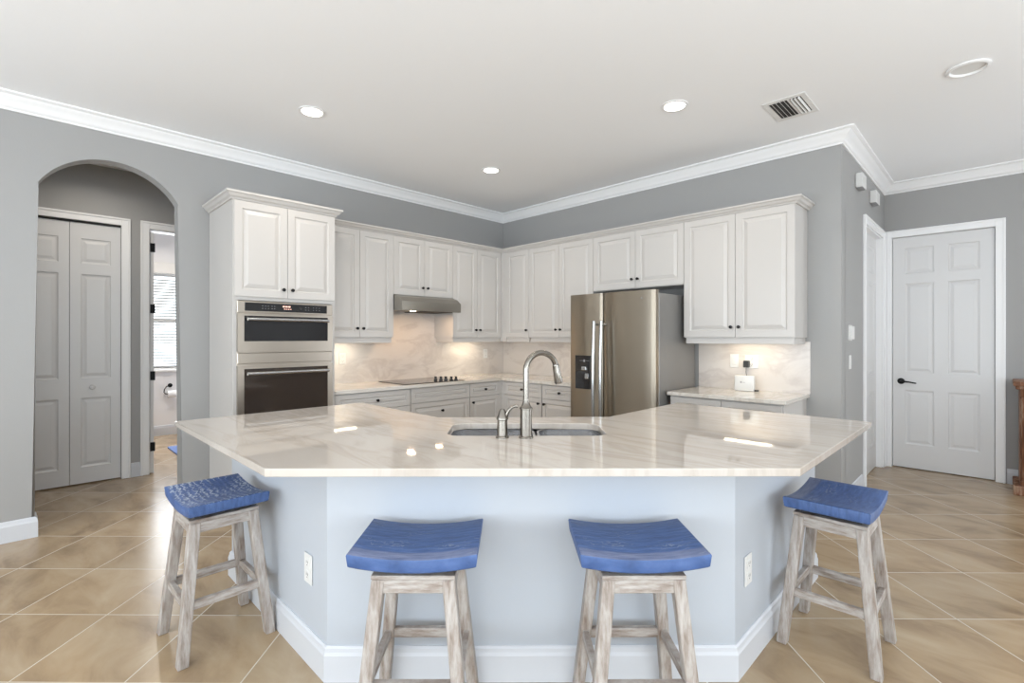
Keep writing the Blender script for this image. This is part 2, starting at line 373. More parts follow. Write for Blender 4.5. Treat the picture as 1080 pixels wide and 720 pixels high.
def panel_slab(w, h, t, panels, prof, ox=0, oz=0, yf=0, edge=.002):
    """slab in local coords: x 0..w, z 0..h, front face at y=yf facing -y, thickness t behind. panels: (x0,x1,z0,z1). prof: list of (inset, depth>0 is backwards)"""
    bm = bmesh.new()
    xs = sorted({0, w} | {p[0] for p in panels} | {p[1] for p in panels}); zs = sorted({0, h} | {p[2] for p in panels} | {p[3] for p in panels})
    V = {}
    def gv(x, y, z):
        k = (round(x, 5), round(y, 5), round(z, 5))
        if k not in V: V[k] = bm.verts.new((ox+x, yf+y, oz+z))
        return V[k]
    def q(a, b, c, d):
        try: bm.faces.new((a, b, c, d))
        except ValueError: pass
    def ins(x, z):
        return any(p[0]-1e-6 < x < p[1]+1e-6 and p[2]-1e-6 < z < p[3]+1e-6 for p in panels)
    for i in range(len(xs)-1):
        for j in range(len(zs)-1):
            if ins((xs[i]+xs[i+1])/2, (zs[j]+zs[j+1])/2): continue
            q(gv(xs[i], 0, zs[j]), gv(xs[i+1], 0, zs[j]), gv(xs[i+1], 0, zs[j+1]), gv(xs[i], 0, zs[j+1]))
    for (a, b, c, d) in panels:
        # outer ring verts must match grid subdivisions: use only corner quads strips per grid interval
        ring_x = [x for x in xs if a-1e-6 <= x <= b+1e-6]; ring_z = [z for z in zs if c-1e-6 <= z <= d+1e-6]
        pr = [(0, 0)] + prof
        i1, d1 = pr[1]
        A = [gv(a+i1, d1, c+i1), gv(b-i1, d1, c+i1), gv(b-i1, d1, d-i1), gv(a+i1, d1, d-i1)]
        bm.faces.new([gv(x, 0, c) for x in ring_x] + [A[1], A[0]])
        bm.faces.new([gv(x, 0, d) for x in reversed(ring_x)] + [A[3], A[2]])
        bm.faces.new([gv(b, 0, z) for z in ring_z] + [A[2], A[1]])
        bm.faces.new([gv(a, 0, z) for z in reversed(ring_z)] + [A[0], A[3]])
        for (i2, d2) in pr[2:]:
            N = [gv(a+i2, d2, c+i2), gv(b-i2, d2, c+i2), gv(b-i2, d2, d-i2), gv(a+i2, d2, d-i2)]
            for k in range(4): q(A[k], A[(k+1) % 4], N[(k+1) % 4], N[k])
            A = N
        bm.faces.new(A)
    # sides and back
    for k in range(len(xs)-1):
        q(gv(xs[k], 0, 0), gv(xs[k+1], 0, 0), gv(xs[k+1], t, 0), gv(xs[k], t, 0)); q(gv(xs[k], 0, h), gv(xs[k+1], 0, h), gv(xs[k+1], t, h), gv(xs[k], t, h))
        for j in range(len(zs)-1): q(gv(xs[k], t, zs[j]), gv(xs[k+1], t, zs[j]), gv(xs[k+1], t, zs[j+1]), gv(xs[k], t, zs[j+1]))
    for j in range(len(zs)-1):
        q(gv(0, 0, zs[j]), gv(0, 0, zs[j+1]), gv(0, t, zs[j+1]), gv(0, t, zs[j])); q(gv(w, 0, zs[j]), gv(w, 0, zs[j+1]), gv(w, t, zs[j+1]), gv(w, t, zs[j]))
    return bm
RAISED = [(.004, .007), (.012, .009), (.016, .007), (.042, .0), (.046, .0)]
DOORP = [(.006, .006), (.018, .009), (.024, .008), (.045, .003), (.05, .003)]
def knob(parent, x, z, yf, r=.0145):
    bm = bmesh.new(); lathe(bm, [(.008, 0), (.006, .006), (.005, .014), (r*.9, .018), (r, .023), (r*.9, .028), (0, .031)], n=14)
    bmesh.ops.rotate(bm, verts=bm.verts[:], cent=(0, 0, 0), matrix=Matrix.Rotation(PI/2, 3, 'X'))
    return link('knob', bm, M_black, parent, 40, (x, yf, z))
def cdoor(parent, x0, x1, z0, z1, yf, kn=None, name='door', fr=.055, g=.0018):
    """cabinet door; kn=(x,z) knob position in local coords"""
    x0 += g; x1 -= g; z0 += g; z1 -= g
    w, h = x1-x0, z1-z0; f = min(fr, w*.2, h*.28)
    o = link(name, panel_slab(w, h, .019, [(f, w-f, f, h-f)], [(a if a < .02 else min(a, (min(w, h)-2*f)*.3), d) for a, d in RAISED]), M_cab, parent, None, (x0, yf, z0))
    if kn: knob(o, kn[0]-x0, kn[1]-z0, 0)
    return o

# ------------------------------------------------------------------ room shell
H = 3.02; XB = 9.2; YB = 9.2; XD = -2.0; YH = 3.855; YW = -1.35
struct(link('floor', B(-2.2, XB+.15, -3.9, YB+.15, -.1, 0), M_floor))
struct(link('ceiling', B(-2.2, XB+.15, -3.9, YB+.15, H, H+.12), M_ceil))

# wall with the arched opening
AX0, AX1, ZS, ZA = 3.672, 4.525, 2.43, 2.71
rise = ZA-ZS; half = (AX1-AX0)/2; Rr = (half*half+rise*rise)/(2*rise); cz = ZA-Rr; cxm = (AX0+AX1)/2
a0 = math.atan2(ZS-cz, half)
arc = [(cxm-Rr*math.cos(a), cz+Rr*math.sin(a)) for a in [a0+(PI-2*a0)*k/28 for k in range(29)]]
bm = bmesh.new()
prism(bm, [(0, 0), (AX0, 0)] + arc + [(AX1, 0), (XB, 0), (XB, H), (0, H)], -.13, 0, 'y')
es = [e for e in bm.edges if all(abs(v.co.y) < 1e-5 or abs(v.co.y+.13) < 1e-5 for v in e.verts) and abs(e.verts[0].co.y-e.verts[1].co.y) < 1e-5
      and all(AX0-.001 <= v.co.x <= AX1+.001 and v.co.z < ZA+.001 for v in e.verts) and (e.verts[0].co-e.verts[1].co).length > 1e-4 and not all(v.co.z < 1e-5 for v in e.verts)]
bmesh.ops.bevel(bm, geom=es, offset=.018, segments=4, affect='EDGES', profile=.5)
struct(link('wall_left', bm, M_wall, smooth=35))
bm = B(-.13, 0, -.13, YH, 0, H)
box(bm, XD-.2, -.13+.001, YH-.13, YH, 2.44, H); box(bm, XD-.2, -1.88, YH-.13, YH, 0, 2.44); box(bm, -.93, -.12, YH-.13, YH, 0, 2.44)
for v in bm.verts:  # rounded outer corner handled by bevel below
    pass
struct(link('wall_right', bm, M_wall))
# wall of the far door
DY0, DY1, DZ = 3.925, 4.715, 2.445
bm = prism(bmesh.new(), [(YH-.2, 0), (DY0-.015, 0), (DY0-.015, DZ+.015), (DY1+.015, DZ+.015), (DY1+.015, 0), (6.4, 0), (6.4, 2.5), (8.6, 2.5), (8.6, 0), (YB, 0), (YB, H), (YH-.2, H)], XD-.13, XD, 'x')
struct(link('wall_far_right', bm, M_wall))
# hall wall behind the arch: closet opening and bathroom doorway
CX0, CX1, BX0, BX1, OZ = 3.895, 4.645, 2.86, 3.672, 2.475
bm = prism(bmesh.new(), [(2.0, 0), (BX0, 0), (BX0, OZ), (BX1, OZ), (BX1, 0), (CX0, 0), (CX0, OZ), (CX1, OZ), (CX1, 0), (7.0, 0), (7.0, H), (2.0, H)], YW-.12, YW, 'y')
struct(link('wall_hall', bm, M_wall))
bm = B(2.0, 2.12, YW-2.3, -.13, 0, H)
struct(link('wall_hall_end', bm, M_wall))
struct(link('wall_hall_side', B(6.9, 7.0, YW, -.13, 0, H), M_wall))
struct(link('wall_closet', B(CX0-.1, CX1+.6, YW-.8, YW-.7, 0, H), M_dark))
# bathroom
BYW = -3.66; WX0, WX1, WZ0, WZ1 = 2.45, 3.5, .93, 2.30
bm = bmesh.new()
box(bm, 2.0, WX0, BYW-.14, BYW, 0, H); box(bm, WX1, 4.3, BYW-.14, BYW, 0, H); box(bm, WX0, WX1, BYW-.14, BYW, 0, WZ0); box(bm, WX0, WX1, BYW-.14, BYW, WZ1, H)
struct(link('wall_bathroom', bm, M_bathwall))
struct(link('wall_bathroom_side', B(4.2, 4.3, BYW, YW-.82, 0, H), M_bathwall))
struct(link('wall_bathroom_left', B(2.12, 2.14, BYW, YW-.12, 0, H), M_bathwall))

# back walls of the great room behind the camera with wide glazed openings
def glazed(name, axis, c, lo, hi, z1):
    bm = bmesh.new()
    def bx(a0, a1, z0, z1_, t0, t1):
        if axis == 'x': box(bm, t0, t1, a0, a1, z0, z1_)
        else: box(bm, a0, a1, t0, t1, z0, z1_)
    end0, end1 = (0, YB) if axis == 'x' else (XD-.13, XB)
    bx(end0-.13, lo, 0, H, c, c+.15); bx(hi, end1+.15, 0, H, c, c+.15); bx(lo, hi, z1, H, c, c+.15)
    struct(link('wall_'+name, bm, M_wall))
    e = empty('window_%d' % (2 if axis == 'x' else 3), kind='structure')
    n = 4
    for k in range(n):
        a, b_ = lo+(hi-lo)*k/n, lo+(hi-lo)*(k+1)/n
        bm = bmesh.new()
        for (p, q_, r_, s_) in ((a, a+.06, 0, z1), (b_-.06, b_, 0, z1), (a+.06, b_-.06, 0, .08), (a+.06, b_-.06, z1-.08, z1)): bx(p, q_, r_, s_, c+.05, c+.1)
        f = link('window_frame', bm, M_trim, e)
        bm = bmesh.new(); bx(a+.05, b_-.05, .07, z1-.07, c+.07, c+.076); link('pane', bm, M_pane, f)
glazed('back', 'x', XB, .4, 8.8, 2.75)
glazed('side', 'y', YB, 1.8, 8.6, 2.75)

e = empty('window_4', kind='structure')  # unseen window added to give the right side more daylight
for k in range(2):
    a, b_ = 6.4+1.1*k, 7.5+1.1*k
    bm = bmesh.new()
    for (p, q_, r_, s_) in ((a, a+.06, 0, 2.5), (b_-.06, b_, 0, 2.5), (a+.06, b_-.06, 0, .08), (a+.06, b_-.06, 2.42, 2.5)): box(bm, XD-.1, XD-.05, p, q_, r_, s_)
    f = link('window_frame', bm, M_trim, e); link('pane', B(XD-.078, XD-.072, a+.05, b_-.05, .07, 2.43), M_pane, f)

# crown moulding
CROWN = [(0, -.105), (.010, -.105), (.014, -.094), (.026, -.088), (.034, -.070), (.050, -.048), (.068, -.034), (.076, -.020), (.090, -.016), (.1, -.010), (.1, 0), (0, 0)]
struct(link('trim_1', sweep(bmesh.new(), [(XB, 0), (0, 0), (0, YH), (XD, YH), (XD, YB), (XB, YB)], CROWN, H, side=-1 if False else 1), M_trim, smooth=40))
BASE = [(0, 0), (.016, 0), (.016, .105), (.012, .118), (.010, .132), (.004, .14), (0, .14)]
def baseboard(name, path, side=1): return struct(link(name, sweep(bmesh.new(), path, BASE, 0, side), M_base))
baseboard('baseboard_left', [(XB, 0), (AX1, 0), (AX1, -.13)])
baseboard('baseboard_left_end', [(AX0, -.13), (AX0, 0), (3.475, 0)])
baseboard('baseboard_right', [(0, 3.60), (0, YH), (-.80, YH)])
baseboard('baseboard_far_right', [(XD, DY1+.08), (XD, 6.4)])
baseboard('baseboard_hall', [(CX0-.075, YW), (BX1+.075, YW)])
baseboard('baseboard_hall_end', [(BX0-.075, YW), (2.12, YW), (2.12, -.13)])
baseboard('baseboard_bathroom', [(4.2, BYW), (2.14, BYW), (2.14, YW-.12)])

# door casings (structure trims)
CAS = .07
def casing_x(name, plane, a, b, z, n, w=CAS, t=.018, wl=None):
    """casing round an opening a..b on plane; n=('y',+1) means wall plane y=plane facing +y"""
    bm = bmesh.new(); wl = wl or w
    def bx(p, q_, z0, z1, th):
        lo, hi = (plane, plane+th) if n[1] > 0 else (plane-th, plane)
        if n[0] == 'y': box(bm, p, q_, lo, hi, z0, z1, .003)
        else: box(bm, lo, hi, p, q_, z0, z1, .003)
    bx(a-wl, a, 0, z+w, t); bx(b, b+w, 0, z+w, t); bx(a, b, z, z+w, t)
    bx(a-wl-.001, a-wl+.018, 0, z+w-.018, t+.008); bx(b+w-.018, b+w+.001, 0, z+w-.018, t+.008); bx(a-wl-.001, b+w+.001, z+w-.018, z+w+.001, t+.008)
    return struct(link(name, bm, M_trim))
casing_x('trim_2', YW, CX0, CX1, OZ, ('y', 1))
casing_x('trim_3', YW, BX0, BX1, OZ, ('y', 1), w=.072)
casing_x('trim_4', XD, DY0, DY1, DZ, ('x', 1), wl=.05)
bm = bmesh.new(); box(bm, -.945, -.93, YH-.13, YH+.001, 0, 2.44); box(bm, -1.88, -1.865, YH-.13, YH+.001, 0, 2.44); box(bm, -1.865, -.945, YH-.13, YH+.001, 2.428, 2.44)
struct(link('trim_9', bm, M_trim))
struct(link('wall_behind_door', prism(bmesh.new(), [(XD-.13, YH-.25), (XD-.13, YH-.2), (XD-.185, YH-.2), (XD-.185, 5.0), (XD-.13, 5.0), (XD-.13, 5.05), (XD-.199, 5.05), (XD-.199, YH-.25)], 0, H, 'z'), M_wall))  # unseen backing added to block outside light leaking round the far door
casing_x('trim_5', YH, -1.88, -.93, 2.44, ('y', 1))
# jamb linings
bm = bmesh.new(); box(bm, XD-.13, XD, DY0-.015, DY0, 0, DZ+.015); box(bm, XD-.13, XD, DY1, DY1+.015, 0, DZ+.015); box(bm, XD-.13, XD, DY0, DY1, DZ, DZ+.015)
struct(link('trim_6', bm, M_trim))
bm = bmesh.new(); box(bm, BX0-.002, BX0+.015, YW-.12, YW, 0, OZ); box(bm, BX1-.0, BX1+.003, YW-.12, YW, 0, OZ); box(bm, BX0, BX1, YW-.12, YW, OZ-.012, OZ)
struct(link('trim_7', bm, M_trim))
struct(link('trim_8', B(CX0, CX1, YW-.06, YW-.002, OZ-.012, OZ+.001), M_dark))

# six panel doors
def six(w, h):
    st = .105*w/.79; mid = .11*w/.79; pw = (w-2*st-mid)/2
    rows = [(.25, .82), (1.005, 1.95), (2.05, 2.325)]
    P = []
    for a, b_ in rows:
        P += [(st, st+pw, a*h/2.44, b_*h/2.44), (w-st-pw, w-st, a*h/2.44, b_*h/2.44)]
    return P
w, h = DY1-DY0-.008, DZ-.012
d1 = empty('door_1', loc=(XD-.028, DY0+.004, .008), rz=PI/2, kind='structure')
link('door_panel', panel_slab(w, h, .04, six(w, h), DOORP), M_door, d1)
bm = bmesh.new()
hb = lathe(bmesh.new(), [(.032, 0), (.032, .006), (.024, .012), (.011, .014), (.010, .05), (0, .052)], n=20)
bmesh.ops.rotate(hb, verts=hb.verts[:], cent=(0, 0, 0), matrix=Matrix.Rotation(PI/2, 3, 'X'))
tube(hb, [(0, -.045, 0), (.02, -.05, 0), (.07, -.05, -.004), (.115, -.048, -.012), (.13, -.046, -.014)], [.010, .010, .008, .007, .006], 10)
link('door_handle', hb, M_black, d1, 40, (.07, 0, .91))
w = .915
d2 = empty('door_2', loc=(-.948, YH-.05, .008), rz=PI, kind='structure')
link('door_panel', panel_slab(w, 2.425, .04, six(w, 2.425), DOORP), M_door, d2)
# bifold closet door
d3 = empty('door_3', loc=(CX1, YW-.02, .012), rz=PI, kind='structure')
bw = (CX1-CX0)/2
for k in range(2):
    w = bw-.004; st = .075
    P = [(st, w-st, .15, .80), (st, w-st, .985, 1.965), (st, w-st, 2.065, 2.30)]
    o = link('door_panel', panel_slab(w, 2.445, .035, P, DOORP), M_door, d3, None, (k*bw+.002, 0, 0))
    if k == 1:
        kb = lathe(bmesh.new(), [(.011, 0), (.009, .012), (.021, .022), (.023, .032), (.016, .04), (0, .042)], n=18)
        bmesh.ops.rotate(kb, verts=kb.verts[:], cent=(0, 0, 0), matrix=Matrix.Rotation(PI/2, 3, 'X'))
        link('door_knob', kb, M_door, o, 40, (w*.42, 0, .90))
# bathroom door, swung open into the bathroom: its hinge edge shows beside the casing
d4 = empty('door_4', loc=(BX1-.004, YW-.012, .008), rz=-PI/2, kind='structure')
link('door_panel', panel_slab(.78, 2.44, .036, six(.78, 2.44), DOORP, yf=-.036), M_door, d4)
for z in (.22, .94, 1.62, 2.24):
    bm = B(-.004, .001, -.040, -.006, 0, .09, .001); tube(bm, [(-.008, -.040, 0), (-.008, -.040, .09)], .006, 8)
    link('hinge', bm, M_black, d4, None, (0, 0, z))

# bathroom window with blind
w1 = empty('window_1', loc=(WX0, BYW, WZ0), kind='structure'); ww, wh = WX1-WX0, WZ1-WZ0
bm = bmesh.new()
for a in ((0, .05, 0, wh), (ww-.05, ww, 0, wh), (.05, ww-.05, 0, .05), (.05, ww-.05, wh-.05, wh), (.05, ww-.05, wh*.5-.025, wh*.5+.025)): box(bm, a[0], a[1], -.10, -.05, a[2], a[3])
link('window_frame', bm, M_trim, w1); link('pane', B(.04, ww-.04, -.078, -.072, .04, wh-.04), M_pane, w1)
link('window_sill', B(-.05, ww+.05, -.14, .04, -.03, 0, .004), M_trim, w1)
bl = empty('window_blind', 'white horizontal slat blind over the bathroom window', 'blind', (WX0+.01, BYW+.002, WZ0))
bm = bmesh.new()
for k in range(30):
    z = .03+k*.0425
    c, s = math.cos(.35), math.sin(.35)
    pts = [(-.022*c, -.022*s), (.022*c, .022*s), (.022*c, .022*s+.003), (-.022*c, -.022*s+.003)]
    prism(bm, [(p[0]-.028+.006, z+p[1]) for p in pts], 0, ww-.02, 'x')
link('slats', bm, M_plastic, bl); bl.location.y += 0
link('headrail', B(-.06, ww+.04, 0, .07, wh-.02, wh+.14, .006), M_plastic, bl)
link('bottom_rail', B(0, ww-.02, -.045, -.005, .0, .02, .003), M_plastic, bl)

# bathroom: paper holder, roll, rug
ph = empty('toilet_paper_holder', 'black curved toilet paper holder on the bathroom wall', 'paper holder', (3.075, BYW, .70))
bm = lathe(bmesh.new(), [(.028, 0), (.028, .008), (.014, .012), (.012, .05), (0, .052)], n=18)
bmesh.ops.rotate(bm, verts=bm.verts[:], cent=(0, 0, 0), matrix=Matrix.Rotation(-PI/2, 3, 'X'))
link('mount', bm, M_black, ph, 40)
link('arm', tube(bmesh.new(), [(0, .045, 0), (.05, .05, -.01), (.075, .05, -.05), (.08, .05, -.09), (.06, .05, -.115), (.0, .05, -.12), (-.09, .05, -.12), (-.095, .05, -.105)], .007, 10), M_black, ph, 40)
bm = bmesh.new(); pr = [(.02, -.05), (.05, -.05), (.05, .05), (.02, .05)]
N = 24; rg = [[bm.verts.new((x, math.cos(2*PI*k/N)*r_, math.sin(2*PI*k/N)*r_)) for k in range(N)] for r_, x in pr]
for a, b_ in zip(rg, rg[1:]+rg[:1]):
    for k in range(N): bm.faces.new((a[k], a[(k+1) % N], b_[(k+1) % N], b_[k]))
tag(link('toilet_paper_roll', bm, M_paper, smooth=40, loc=(3.065, BYW+.050, .580)), 'white toilet paper roll hanging on the black holder', 'toilet paper')
bm = prism(bmesh.new(), rrect(-.45, .45, -.3, .3, .03), 0, .014, 'z')
tag(link('bath_rug', bm, M_rug, loc=(2.84, -2.35, .001)), 'small blue rug on the bathroom floor', 'rug')

# ------------------------------------------------------------------ wall cabinets
UB, UT, UD = 1.379, 2.43, .35
YB_ = -.33   # carcass front; doors sit in front of it to -.35
def rail(parent, w, d=.315, z=UB, l=True, r=True):
    bm = bmesh.new(); box(bm, .012, w-.012, -d-.015, -d+.003, z-.052, z, .002)
    box(bm, .012, .028, -d, -.02, z-.052, z, .002) if l else None
    box(bm, w-.028, w-.012, -d, -.02, z-.052, z, .002) if r else None
    return link('light_rail', bm, M_cab, parent)
def wallcab(loc, rz, w, label, doors, zb=UB, zt=UT, lr=True, knobz=None, l=True, r=True, group=None):
    e = empty('wall_cabinet', label, 'cabinet', loc, rz)
    link('cabinet_body', B(.002, w-.002, YB_, -.002, zb, zt), M_cab, e)
    kz = knobz or zb+.09
    for (a, b_, side) in doors:
        kx = (b_-.032 if side == 'r' else a+.032) if side else None
        cdoor(e, a, b_, zb+.004, zt-.004, -UD, (kx, kz) if side else None)
    if lr: rail(e, w, l=l, r=r, z=zb)
    return e
def L(x1): return (x1, 0, 0)
ucl = 'white raised-panel wall cabinet'
wallcab((2.665, 0, 0), PI, .765, 'tall white two-door wall cabinet between the ovens and the range hood', [(0, .392, 'r'), (.392, .765, 'l')], l=False)
wallcab((1.900, 0, 0), PI, .766, 'short white two-door wall cabinet above the range hood', [(0, .383, 'r'), (.383, .766, 'l')], zb=1.82, lr=False)
wallcab((1.134, 0, 0), PI, .764, 'tall white two-door wall cabinet right of the range hood, left of the corner', [(0, .369, 'r'), (.369, .757, 'l')], r=False)
wallcab((0, .352, 0), PI/2, .446, 'narrow white single-door wall cabinet just right of the room corner', [(.06, .446, 'r')], l=False, r=False)
wallcab((0, .799, 0), PI/2, .919, 'tall white two-door wall cabinet left of the refrigerator', [(0, .453, 'r'), (.453, .919, 'l')], l=False)
wallcab((0, 1.719, 0), PI/2, .994, 'short white two-door wall cabinet above the refrigerator', [(0, .498, 'r'), (.498, .994, 'l')], zb=1.862, lr=False)
wallcab((0, 2.714, 0), PI/2, .905, 'large white two-door wall cabinet above the desk counter', [(0, .453, 'r'), (.453, .905, 'l')])
cf = link('corner_filler', prism(bmesh.new(), [(.014, .014), (.368, .014), (.368, .346), (.350, .350), (.346, .411), (.331, .411), (.331, .351), (.014, .351)], UB-.048, UT, 'z'), M_cab)
tag(cf, 'narrow white filler strip joining the wall cabinets in the room corner', 'cabinet filler')
CC = [(0, 0), (.012, 0), (.016, .010), (.030, .018), (.040, .034), (.052, .040), (.052, .052), (0, .052)]
cr = link('cabinet_crown', sweep(bmesh.new(), [(2.660, .335), (.335, .335), (.335, 3.62), (.0, 3.62)], CC, UT-.002, side=1), M_cab)
tag(cr, 'long white crown moulding running along the tops of the wall cabinets', 'cabinet moulding')

# tall oven cabinet (local: x from viewer's left)
tw, td = .80, .64
tc_ = empty('oven_cabinet', 'tall white cabinet housing the double ovens, two doors above', 'cabinet', (3.465, 0, 0), PI)
bm = bmesh.new(); box(bm, 0, .02, -td, -.004, 0, UT); box(bm, tw-.02, tw, -td, -.004, 0, UT); box(bm, .02, tw-.02, -td, -.004, 1.668, UT); box(bm, .02, tw-.02, -td, -.004, 0, .36); box(bm, .02, tw-.02, -.03, -.004, .36, 1.668)
box(bm, .02, .034, -td, -.03, .36, 1.668); box(bm, tw-.034, tw-.02, -td, -.03, .36, 1.668)
link('cabinet_body', bm, M_cab, tc_)
cdoor(tc_, .005, .396, 1.695, UT-.006, -td-.019, (.396-.035, 1.762)); cdoor(tc_, .396, .795, 1.695, UT-.006, -td-.019, (.396+.035, 1.762))
cdoor(tc_, .005, .795, .12, .34, -td-.019, (.4, .23), 'drawer')
link('crown', sweep(bmesh.new(), [(0, -.006), (0, -td), (tw, -td), (tw, -.405)], [(a*1.05, b_*1.15) for a, b_ in CC], UT-.002, side=1), M_cab, tc_)

# double oven
ov = empty('double_wall_oven', 'stainless double wall oven with a microwave on top', 'oven', (3.465, 0, 0), PI)
o0, o1 = .026, tw-.030; yf = -td-.012
link('oven_body', B(.05, .75, -td+.002, -.06, .42, 1.655), M_dark, ov)
link('trim_frame', B(o0, o1, -td-.006, -td-.0005, .40, 1.664, .001), M_steel2, ov)
cp = link('control_panel', B(o0, o1, yf-.012, -td-.006, 1.572, 1.662, .003), M_steel2, ov)
link('display_glass', B(o0+.05, o1-.05, yf-.0145, yf-.011, 1.585, 1.650, .001), M_glassblack, cp)
bm = bmesh.new()
for k in range(3):
    box(bm, .355+k*.022, .372+k*.022, yf-.0155, yf-.0143, 1.622, 1.634)
for k in range(4):
    box(bm, .365+k*.016, .376+k*.016, yf-.0155, yf-.0143, 1.606, 1.611)
link('clock_display', bm, M_disp, cp)
bm = bmesh.new()
for x in (.20, .222, .244, .27, .29, .535, .56, .60, .625, .65):
    for z in (1.606, 1.626): box(bm, x, x+.008, yf-.0152, yf-.0143, z, z+.003)
tag(link('button_marks', bm, M_mark, cp), kind='stuff')
link('oven_dial', lathe(bmesh.new(), [(.011, 0), (.011, .004), (.008, .005), (0, .005)], n=18), M_dark, cp, 40, (.498, yf-.0145, 1.617)).rotation_euler = (PI/2, 0, 0)
def oven_door(z0, z1, gz0, gz1, hz, gm):
    bm = bmesh.new(); t0, t1 = yf-.018, -td-.006
    box(bm, o0, o0+.045, t0, t1, z0, z1); box(bm, o1-.045, o1, t0, t1, z0, z1); box(bm, o0+.045, o1-.045, t0, t1, z0, gz0); box(bm, o0+.045, o1-.045, t0, t1, gz1, z1)
    d = link('oven_door', bm, M_steel2, ov)
    link('door_glass', B(o0+.045, o1-.045, t0-.0015, t1, gz0, gz1), gm, d)
    bm = bmesh.new(); hy = t0-.045
    tube(bm, [(o0+.055, hy, hz), (o1-.055, hy, hz)], .0135, 16)
    for x in (o0+.075, o1-.075): tube(bm, [(x, hy, hz), (x, t0+.002, hz)], .009, 10)
    link('door_handle', bm, M_handle, d, 40)
oven_door(1.272, 1.565, 1.352, 1.548, 1.520, M_glassblack)
link('vent_strip', B(o0, o1, yf-.012, -td-.006, 1.180, 1.262, .003), M_steel2, ov)
oven_door(.42, 1.165, .53, 1.140, 1.105, M_ovenglass)
bm = bmesh.new()
for z in (.70, .86, 1.0): box(bm, o0+.08, o1-.08, yf-.0202, yf-.0194, z, z+.003)
bm.free()

# range hood
hd = empty('range_hood', 'stainless under-cabinet range hood above the cooktop', 'range hood', (1.897, 0, 0), PI)
bm = prism(bmesh.new(), [(-.014, 1.690), (-.50, 1.655), (-.50, 1.752), (-.44, 1.795), (-.37, 1.819), (-.014, 1.819)], 0, .76, 'x', .003)
link('hood_body', bm, M_hood, hd)
link('lamp', lathe(bmesh.new(), [(.03, 0), (.03, .006), (0, .006)], n=20), M_ubulb, hd, None, (.20, -.40, 1.6535))
link('filter', B(.30, .70, -.42, -.08, 1.655, 1.662), M_dark, hd)
l = bpy.data.lights.new('hood_light', 'AREA'); l.shape = 'DISK'; l.size = .08; l.energy = 2.2; l.color = (1, .66, .38)
o = bpy.data.objects.new('hood_light', l); COL.objects.link(o); o.location = (1.70, .36, 1.645)
l2 = l.copy(); o = bpy.data.objects.new('hood_light_right', l2); COL.objects.link(o); o.location = (1.33, .36, 1.645); l2.energy = 1

# under cabinet lights (strip fixtures tucked behind the light rails)
def undercab(x, y, rz, ln, power, where):
    e = empty('under_cabinet_light', 'white under-cabinet light strip %s' % where, 'light', (x, y, 0), rz)
    link('light_body', B(-ln/2, ln/2, -.05, .05, UB-.022, UB-.001, .002), M_plastic, e)
    link('lens', B(-ln/2+.01, ln/2-.01, -.035, .035, UB-.025, UB-.0215), M_strip, e)
    a = area('under_cabinet_glow', (x, y, UB-.03), (0, 0, -1), ln*.9, .06, power, (1, .86, .62)); a.rotation_euler = (0, 0, rz)
undercab(2.40, .17, 0, .40, 1.5, 'left of the range hood, beside the ovens')
undercab(.72, .17, 0, .40, 1.5, 'right of the range hood')
undercab(.17, 1.45, PI/2, .36, 1.1, 'left of the refrigerator')
undercab(.17, 3.20, PI/2, .42, 1.2, 'above the desk counter')

# ------------------------------------------------------------------ base cabinets
CT = .914; CZ = .884; BD = .60
def basecab(loc, rz, w, label, fronts, depth=BD):
    e = empty('base_cabinet', label, 'cabinet', loc, rz)
    bm = B(0, w, -depth, -.004, .10, CZ-.001); box(bm, 0, w, -depth+.07, -.004, 0, .10); link('cabinet_body', bm, M_cab, e)
    for (nm, a, b_, z0, z1, kn) in fronts: cdoor(e, a, b_, z0, z1, -depth-.019, kn, nm, fr=.045)
    return e
basecab((2.662, 0, 0), PI, .790, 'white base cabinet with a wide drawer, beside the tall oven cabinet',
        [('drawer', .01, .785, .715, .872, (.42, .795)), ('door', .01, .395, .11, .712, (.36, .62)), ('door', .395, .785, .11, .712, (.43, .62))])
basecab((1.871, 0, 0), PI, .760, 'white base cabinet with wide drawers under the cooktop',
        [('drawer_front', .002, .758, .725, .872, None), ('drawer', .002, .758, .43, .722, (.38, .625)), ('drawer', .002, .758, .11, .427, (.38, .30))])
basecab((1.110, 0, 0), PI, .490, 'white base cabinet with one drawer, between cooktop and corner',
        [('drawer', .002, .445, .725, .872, (.222, .80)), ('door', .002, .445, .11, .722, (.04, .665))])
basecab((0, .622, 0), PI/2, .618, 'white base cabinet with one drawer, just right of the corner',
        [('drawer', .045, .612, .725, .872, (.33, .80)), ('door', .045, .612, .11, .722, (.575, .665))])
basecab((0, 1.241, 0), PI/2, .500, 'white base cabinet with one drawer, left of the refrigerator',
        [('drawer', .002, .498, .725, .872, (.25, .80)), ('door', .002, .498, .11, .722, (.04, .665))])
basecab((0, 2.712, 0), PI/2, .900, 'white base cabinet with two fronts under the desk counter',
        [('drawer', .01, .445, .70, .872, None), ('drawer', .445, .89, .70, .872, None), ('door', .01, .445, .11, .697, (.40, .62)), ('door', .445, .89, .11, .697, (.49, .62))])
cf = link('corner_filler', prism(bmesh.new(), [(.005, .005), (.618, .005), (.618, .601), (.664, .601), (.664, .617), (.617, .617), (.617, .666), (.601, .666), (.601, .621), (.005, .621)], .10, CZ-.001, 'z'), M_cab)
tag(cf, 'narrow white filler strip joining the base cabinets in the corner', 'cabinet filler')
ctp = prism(bmesh.new(), [(.003, .003), (2.662, .003), (2.662, .645), (.645, .645), (.645, 1.742), (.003, 1.742)], CZ, CT, 'z', .003)
tag(link('kitchen_countertop', ctp, M_counter2), 'pale stone countertop along the cooktop wall and around the corner', 'countertop')
